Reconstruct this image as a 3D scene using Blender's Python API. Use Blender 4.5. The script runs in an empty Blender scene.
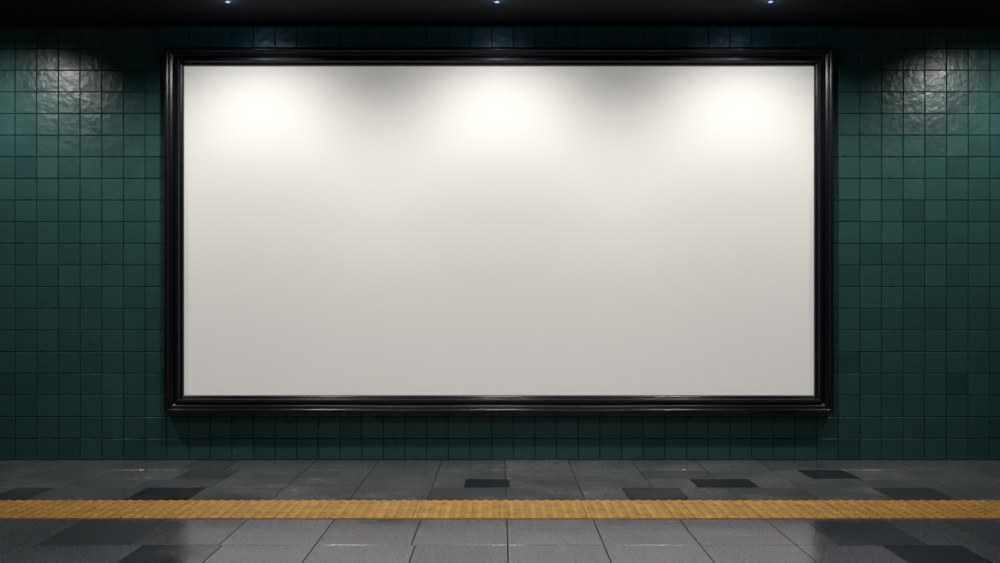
import bpy, bmesh, math, random
from mathutils import Vector, Matrix
random.seed(7)
sc = bpy.context.scene
sc.view_settings.view_transform = 'Standard'
sc.view_settings.look = 'None'

def link(o, parent=None):
    sc.collection.objects.link(o)
    if parent: o.parent = parent
    return o
def mesh_obj(name, bm, mat, parent=None, smooth=False):
    me = bpy.data.meshes.new(name)
    bm.to_mesh(me); bm.free()
    if smooth:
        for p in me.polygons: p.use_smooth = True
    for m in (mat if isinstance(mat, list) else [mat]): me.materials.append(m)
    return link(bpy.data.objects.new(name, me), parent)
def new_mat(name):
    m = bpy.data.materials.new(name); m.use_nodes = True
    nt = m.node_tree
    return m, nt, nt.nodes['Principled BSDF']
def N(nt, t, **kw):
    n = nt.nodes.new(t)
    for k, v in kw.items():
        if k in n.inputs: n.inputs[k].default_value = v
        else: setattr(n, k, v)
    return n
def maprange(nt, src, a, b, lo=0.3, hi=0.7):
    r = nt.nodes.new('ShaderNodeMapRange')
    r.inputs['From Min'].default_value = lo; r.inputs['From Max'].default_value = hi
    r.inputs['To Min'].default_value = a; r.inputs['To Max'].default_value = b
    nt.links.new(src, r.inputs['Value']); return r.outputs['Result']
def simple(name, col, rough, metal=0.0, bump=0.0, bscale=60, spec=0.5):
    m, nt, b = new_mat(name)
    tc = N(nt, 'ShaderNodeTexCoord')
    ns = N(nt, 'ShaderNodeTexNoise', Scale=bscale, Detail=5.0)
    nt.links.new(tc.outputs['Object'], ns.inputs['Vector'])
    b.inputs['Base Color'].default_value = (*col, 1)
    b.inputs['Metallic'].default_value = metal
    b.inputs['Specular IOR Level'].default_value = spec
    nt.links.new(maprange(nt, ns.outputs['Fac'], rough*0.95, rough*1.05), b.inputs['Roughness'])
    if bump:
        bp = N(nt, 'ShaderNodeBump', Strength=bump, Distance=0.002)
        nt.links.new(ns.outputs['Fac'], bp.inputs['Height'])
        nt.links.new(bp.outputs['Normal'], b.inputs['Normal'])
    return m

# ---------- materials ----------
def tile_mat():
    m, nt, b = new_mat('green_glazed_tile')
    at = N(nt, 'ShaderNodeAttribute', attribute_name='tint')
    tc = N(nt, 'ShaderNodeTexCoord')
    n1 = N(nt, 'ShaderNodeTexNoise', Scale=20.0, Detail=3.0)
    n2 = N(nt, 'ShaderNodeTexNoise', Scale=9.0, Detail=6.0)
    for n in (n1, n2): nt.links.new(tc.outputs['Object'], n.inputs['Vector'])
    mix = N(nt, 'ShaderNodeMix', data_type='RGBA')
    mix.inputs['A'].default_value = (0.031, 0.096, 0.091, 1)
    mix.inputs['B'].default_value = (0.046, 0.130, 0.121, 1)
    nt.links.new(at.outputs['Fac'], mix.inputs['Factor'])
    nt.links.new(mix.outputs['Result'], b.inputs['Base Color'])
    nt.links.new(maprange(nt, n2.outputs['Fac'], 0.24, 0.38), b.inputs['Roughness'])
    b.inputs['Specular IOR Level'].default_value = 0.45
    bp = N(nt, 'ShaderNodeBump', Strength=0.6, Distance=0.006)
    nt.links.new(n1.outputs['Fac'], bp.inputs['Height'])
    nt.links.new(bp.outputs['Normal'], b.inputs['Normal'])
    return m
M_tile = tile_mat()
M_grout = simple('dark_grout', (0.014, 0.040, 0.038), 0.85, bump=0.3)
M_frame = simple('black_lacquer', (0.006, 0.007, 0.011), 0.24, spec=0.7)
M_ceil = simple('black_ceiling_paint', (0.004, 0.005, 0.008), 0.75, bump=0.2, spec=0.15)
M_fix = simple('spotlight_black_metal', (0.012, 0.012, 0.014), 0.35, metal=0.6)
M_fgrout = simple('floor_joint', (0.025, 0.025, 0.027), 0.9)

def panel_mat():
    m, nt, b = new_mat('blank_poster_sheet')
    tc = N(nt, 'ShaderNodeTexCoord')
    n = N(nt, 'ShaderNodeTexNoise', Scale=3.0, Detail=6.0)
    nt.links.new(tc.outputs['Object'], n.inputs['Vector'])
    mix = N(nt, 'ShaderNodeMix', data_type='RGBA')
    mix.inputs['A'].default_value = (0.80, 0.782, 0.742, 1)
    mix.inputs['B'].default_value = (0.83, 0.812, 0.772, 1)
    nt.links.new(n.outputs['Fac'], mix.inputs['Factor'])
    nt.links.new(mix.outputs['Result'], b.inputs['Base Color'])
    b.inputs['Roughness'].default_value = 0.75
    b.inputs['Specular IOR Level'].default_value = 0.2
    b.inputs['Emission Color'].default_value = (1, 0.968, 0.922, 1)
    b.inputs['Emission Strength'].default_value = 0.29   # even glow added to lift the sheet's brightness
    return m
M_panel = panel_mat()

def floor_mat():
    m, nt, b = new_mat('grey_stone_paver')
    at = N(nt, 'ShaderNodeAttribute', attribute_name='tint')
    tc = N(nt, 'ShaderNodeTexCoord')
    n1 = N(nt, 'ShaderNodeTexNoise', Scale=2.2, Detail=8.0, Roughness=0.6)
    n2 = N(nt, 'ShaderNodeTexNoise', Scale=60.0, Detail=5.0)
    for n in (n1, n2): nt.links.new(tc.outputs['Object'], n.inputs['Vector'])
    mix = N(nt, 'ShaderNodeMix', data_type='RGBA')
    mix.inputs['A'].default_value = (0.022, 0.024, 0.030, 1)
    mix.inputs['B'].default_value = (0.25, 0.25, 0.265, 1)
    nt.links.new(at.outputs['Fac'], mix.inputs['Factor'])
    mul = N(nt, 'ShaderNodeMix', data_type='RGBA', blend_type='MULTIPLY')
    mul.inputs['Factor'].default_value = 1.0
    nt.links.new(mix.outputs['Result'], mul.inputs['A'])
    v = maprange(nt, n1.outputs['Fac'], 0.75, 1.12)
    v2 = maprange(nt, n2.outputs['Fac'], 0.65, 1.3)
    mm = N(nt, 'ShaderNodeMath', operation='MULTIPLY')
    nt.links.new(v, mm.inputs[0]); nt.links.new(v2, mm.inputs[1])
    cb = nt.nodes.new('ShaderNodeCombineColor')
    for i in range(3): nt.links.new(mm.outputs[0], cb.inputs[i])
    nt.links.new(cb.outputs[0], mul.inputs['B'])
    nt.links.new(mul.outputs['Result'], b.inputs['Base Color'])
    nt.links.new(maprange(nt, n1.outputs['Fac'], 0.07, 0.28), b.inputs['Roughness'])
    b.inputs['Specular IOR Level'].default_value = 0.65
    bp = N(nt, 'ShaderNodeBump', Strength=0.15, Distance=0.002)
    nt.links.new(n2.outputs['Fac'], bp.inputs['Height'])
    nt.links.new(bp.outputs['Normal'], b.inputs['Normal'])
    return m
M_floor = floor_mat()

def yellow_mat():
    m, nt, b = new_mat('yellow_tactile_rubber')
    tc = N(nt, 'ShaderNodeTexCoord')
    n = N(nt, 'ShaderNodeTexNoise', Scale=9.0, Detail=8.0, Roughness=0.7)
    nt.links.new(tc.outputs['Object'], n.inputs['Vector'])
    mix = N(nt, 'ShaderNodeMix', data_type='RGBA')
    mix.inputs['A'].default_value = (0.62, 0.31, 0.055, 1)
    mix.inputs['B'].default_value = (0.90, 0.50, 0.11, 1)
    nt.links.new(maprange(nt, n.outputs['Fac'], 0, 1, .35, .65), mix.inputs['Factor'])
    nt.links.new(mix.outputs['Result'], b.inputs['Base Color'])
    b.inputs['Roughness'].default_value = 0.5
    return m
M_yel = yellow_mat()

def emit(name, col, s):
    m, nt, b = new_mat(name)
    b.inputs['Base Color'].default_value = (0.8, 0.8, 0.8, 1)
    b.inputs['Emission Color'].default_value = (*col, 1)
    b.inputs['Emission Strength'].default_value = s
    return m
M_lamp = emit('lamp_lens', (0.85, 0.93, 1.0), 6)
M_glint, _nt, _b = new_mat('glint_lens')
_b.inputs['Base Color'].default_value = (0.10, 0.12, 0.16, 1)
_b.inputs['Roughness'].default_value = 0.4
_b.inputs['Emission Color'].default_value = (0.5, 0.7, 1.0, 1)
_b.inputs['Emission Strength'].default_value = 0.15

# ---------- helpers ----------
def chamfer_tile(bm, lay, cx, cz, w, h, t, c, tint, tilt, fn):
    vs = []
    for (iw, hh) in ((0, -0.002), (0, t - c), (c, t)):
        ring = []
        for sx, sz in ((-1, -1), (1, -1), (1, 1), (-1, 1)):
            u = sx*(w/2-iw); v = sz*(h/2-iw)
            d = hh + (u*tilt[0] + v*tilt[1] if hh > 0 else 0)
            ring.append(bm.verts.new(fn(cx+u, cz+v, d)))
        vs.append(ring)
    fs = []
    for a in range(2):
        for i in range(4):
            j = (i+1) % 4
            fs.append(bm.faces.new((vs[a][i], vs[a][j], vs[a+1][j], vs[a+1][i])))
    fs.append(bm.faces.new(vs[2]))
    for f in fs:
        f[lay] = tint
def box(bm, x0, x1, y0, y1, z0, z1):
    r = bmesh.ops.create_cube(bm, size=1)
    bmesh.ops.scale(bm, vec=(x1-x0, y1-y0, z1-z0), verts=r['verts'])
    bmesh.ops.translate(bm, vec=((x0+x1)/2, (y0+y1)/2, (z0+z1)/2), verts=r['verts'])
    return r['verts']

CH = 3.04
XW = 6.3
# ---------- wall ----------
bm = bmesh.new(); box(bm, -XW, XW, 0, 0.25, -0.1, CH+0.1)
wall = mesh_obj('wall_back', bm, M_grout)
bm = bmesh.new(); lay = bm.faces.layers.float.new('tint')
P = 0.1515; G = 0.0035
nx = int(XW*2/P); rows = 20
for r in range(rows):
    for c in range(nx):
        cx = -XW + 0.03 + (c+0.5)*P
        cz = (r+0.5)*P
        tint = min(1, max(0, random.gauss(0.5, 0.22)))
        tl = (random.gauss(0, 0.008), random.gauss(0, 0.008))
        chamfer_tile(bm, lay, cx, cz, P-G, P-G, 0.007, 0.003, tint, tl,
                     lambda u, v, d: (u, -d, v))
mesh_obj('wall_tiles', bm, M_tile, wall)

# ---------- floor ----------
bm = bmesh.new(); box(bm, -XW, XW, -8.5, 0.0, -0.2, -0.006)
floor = mesh_obj('floor', bm, M_fgrout)
def depth_y(py): return 1000*1.12/(py-300) - 7.0
edges = [0.0, depth_y(470), depth_y(479), depth_y(487.5), -1.43]
rowsf = [(edges[i+1], edges[i]) for i in range(4)]
y = -1.89
front = []
for d in [0.54]*12:
    if y-d < -8.5: break
    front.append((y-d, y)); y -= d
bm = bmesh.new(); lay = bm.faces.layers.float.new('tint')
def X(px, yy): return (px-500)/1000*(7+yy)
special = {
    0: [(188, 232, 0.4)],
    1: [(182, 232, 0.35), (805, 852, 0.08)],
    2: [(465, 509, 0.06), (694, 754, 0.08)],
    3: [(135, 196, 0.08), (626, 684, 0.25), (884, 945, 0.25), (0, 40, 0.25)],
    4: [(60, 150, 0.40), (820, 905, .40)],
    5: [(410, 508, 0.5), (120, 205, 0.18), (905, 990, 0.18)],
}
allrows = rowsf + front
for ri, (ya, yb) in enumerate(allrows):
    ym = (ya+yb)/2
    W = 0.44
    off = 0.035
    js = []
    x = off - math.ceil((XW+off)/W)*W
    while x < XW + W:
        js.append(x); x += W
    sp = [(X(a, ym), X(b, ym), t) for a, b, t in special.get(ri, [])]
    for a, b, t in sp:
        js = [j for j in js if not (a-0.10 < j < b+0.10)] + [a, b]
    js.sort()
    for a, b in zip(js, js[1:]):
        a2 = max(a, -XW); b2 = min(b, XW)
        if b2-a2 < 0.05: continue
        tint = min(1, max(0.45, random.gauss(0.66, 0.07)))
        for s in sp:
            if abs(s[0]-a) < 1e-6 and abs(s[1]-b) < 1e-6: tint = s[2]
        g = 0.005
        chamfer_tile(bm, lay, (a2+b2)/2, ym, b2-a2-g, yb-ya-g, 0.002, 0.0006, tint,
                     (random.gauss(0, 0.0008), random.gauss(0, 0.0008)), lambda u, v, d: (u, v, d-0.002))
mesh_obj('floor_pavers', bm, M_floor, floor)

# ---------- tactile strip ----------
bm = bmesh.new()
ys0, ys1 = -1.885, -1.435
x = -XW
while x < XW-0.01:
    box(bm, x+0.0015, min(x+0.45, XW)-0.0015, ys0, ys1, -0.005, 0.004)
    x += 0.45
sp = 0.0563
for iy in range(8):
    yy = ys0 + sp/2 + iy*sp
    xx = -XW + sp/2
    while xx < XW-0.01:
        rings = []
        for rr, hz in ((0.020, 0.003), (0.014, 0.0105)):
            rings.append([bm.verts.new((xx+rr*math.cos(k*math.pi/4), yy+rr*math.sin(k*math.pi/4), hz)) for k in range(8)])
        for k in range(8):
            j = (k+1) % 8
            bm.faces.new((rings[0][k], rings[0][j], rings[1][j], rings[1][k]))
        bm.faces.new(rings[1])
        xx += sp
mesh_obj('tactile_paving_strip', bm, M_yel)

# ---------- ceiling ----------
bm = bmesh.new(); box(bm, -XW, XW, -8.5, 0.25, CH, CH+0.2)
ceil = mesh_obj('ceiling', bm, M_ceil)

# ---------- billboard ----------
bb = link(bpy.data.objects.new('framed_billboard', None))
CX, CZ = -0.007, 1.602
A, B = 2.316, 1.268
prof = [(0.0, 0.009), (0.0, 0.085), (0.006, 0.098), (0.022, 0.102), (0.030, 0.098), (0.034, 0.086),
        (0.044, 0.084), (0.056, 0.078), (0.066, 0.066), (0.070, 0.066), (0.074, 0.078), (0.092, 0.080),
        (0.098, 0.074), (0.101, 0.058), (0.114, 0.054), (0.120, 0.048), (0.125, 0.02)]
bm = bmesh.new()
ringsv = []
for t, d in prof:
    ringsv.append([bm.verts.new((CX+sx*(A-t), -d, CZ+sz*(B-t))) for sx, sz in ((-1, -1), (1, -1), (1, 1), (-1, 1))])
for a, b in zip(ringsv, ringsv[1:]):
    for i in range(4):
        j = (i+1) % 4
        bm.faces.new((a[i], a[j], b[j], b[i]))
bmesh.ops.recalc_face_normals(bm, faces=bm.faces)
fr = mesh_obj('frame_moulding', bm, M_frame, bb)
bv = fr.modifiers.new('bev', 'BEVEL'); bv.width = 0.002; bv.segments = 2; bv.limit_method = 'ANGLE'; bv.angle_limit = 0.3
bm = bmesh.new(); box(bm, CX-A+0.11, CX+A-0.11, -0.032, -0.010, CZ-B+0.11, CZ+B-0.11)
mesh_obj('blank_panel', bm, M_panel, bb)

# ---------- spotlights ----------
def cyl(bm, r0, r1, z0, z1, seg=32, cap0=True, cap1=True):
    a = [bm.verts.new((r0*math.cos(2*math.pi*k/seg), r0*math.sin(2*math.pi*k/seg), z0)) for k in range(seg)]
    b = [bm.verts.new((r1*math.cos(2*math.pi*k/seg), r1*math.sin(2*math.pi*k/seg), z1)) for k in range(seg)]
    for k in range(seg):
        j = (k+1) % seg
        bm.faces.new((a[k], a[j], b[j], b[k]))
    if cap0: bm.faces.new(a[::-1])
    if cap1: bm.faces.new(b)
LY = -1.08
aim = math.radians(59)
for i, lx in enumerate((-3.45, -1.67, 0, 1.67, 3.45)):
    e = link(bpy.data.objects.new('ceiling_spotlight', None))
    e.location = (lx, LY, CH)
    bm = bmesh.new()
    cyl(bm, 0.075, 0.075, -0.004, 0.0)
    cyl(bm, 0.072, 0.062, -0.012, -0.004)
    mesh_obj('mounting_ring', bm, M_fix, e)
    bm = bmesh.new()
    cyl(bm, 0.050, 0.052, -0.03, 0.02, cap0=False, cap1=True)
    cyl(bm, 0.044, 0.046, -0.03, -0.012, cap0=False, cap1=False)
    mesh_o = mesh_obj('lamp_head', bm, M_fix, e)
    bm = bmesh.new(); cyl(bm, 0.043, 0.043, -0.016, -0.012)
    lens = mesh_obj('lamp_lens', bm, M_lamp, e)
    rot = math.radians(90)-aim
    for o in (mesh_o, lens):
        o.location = (0, 0, -0.03)
        o.rotation_euler = (rot, 0, 0)
    ld = bpy.data.lights.new('spot', 'SPOT')
    ld.energy = 63 if abs(lx) < 3 else 56
    ld.color = (1.0, 0.985, 0.955)
    ld.spot_size = math.radians(115); ld.spot_blend = 0.82
    ld.shadow_soft_size = 0.06
    lo = link(bpy.data.objects.new('spot_bulb', ld), e)
    d = Vector((0, math.cos(aim), -math.sin(aim)))
    lo.location = Vector((0, 0, -0.03)) + d*0.05
    lo.rotation_euler = d.to_track_quat('-Z', 'Y').to_euler()

# small flush LEDs added to make glints on the ceiling near the wall
for lx in (-1.75, -0.02, 1.74):
    e = link(bpy.data.objects.new('added_glint_led', None))
    e.location = (lx, -0.57, CH)
    bm = bmesh.new(); cyl(bm, 0.030, 0.036, -0.004, 0.0)
    mesh_obj('glint_trim', bm, M_fix, e)
    bm = bmesh.new(); cyl(bm, 0.012, 0.018, -0.008, -0.004)
    mesh_obj('glint_lens', bm, M_glint, e)
    ld = bpy.data.lights.new('led', 'POINT'); ld.energy = 0.6; ld.color = (0.5, 0.7, 1.0)
    ld.shadow_soft_size = 0.015
    lo = link(bpy.data.objects.new('halo_light', ld), e); lo.location = (0, 0, -0.06)  # added point light, spreads a bluish halo on the ceiling

# overhead fill lights added to brighten the lower panel and floor
for i, lx in enumerate((-1.15, 0, 1.15)):
    e = link(bpy.data.objects.new('added_fill_light', None))
    e.location = (lx, -3.1, CH)
    bm = bmesh.new(); cyl(bm, 0.10, 0.09, -0.012, 0.0)
    mesh_obj('fill_light_ring', bm, M_fix, e)
    bm = bmesh.new(); cyl(bm, 0.07, 0.07, -0.015, -0.0121)
    mesh_obj('fill_light_lens', bm, M_lamp, e)
    ld = bpy.data.lights.new('down', 'SPOT'); ld.energy = 90; ld.color = (0.97, 0.98, 1)
    ld.spot_size = math.radians(128); ld.spot_blend = 1.0; ld.shadow_soft_size = 0.08
    lo = link(bpy.data.objects.new('fill_light_bulb', ld), e); lo.location = (0, 0, -0.03)

# ---------- world ----------
w = bpy.data.worlds.new('w'); sc.world = w; w.use_nodes = True
w.node_tree.nodes['Background'].inputs[0].default_value = (0.35, 0.45, 0.55, 1)
w.node_tree.nodes['Background'].inputs[1].default_value = 0.05

# ---------- camera ----------
cd = bpy.data.cameras.new('camera'); cd.lens = 36; cd.sensor_width = 36
cd.shift_y = 18.5/1000
cam = link(bpy.data.objects.new('camera', cd))
cam.location = (0, -7, 1.12); cam.rotation_euler = (math.pi/2, 0, 0)
sc.camera = cam
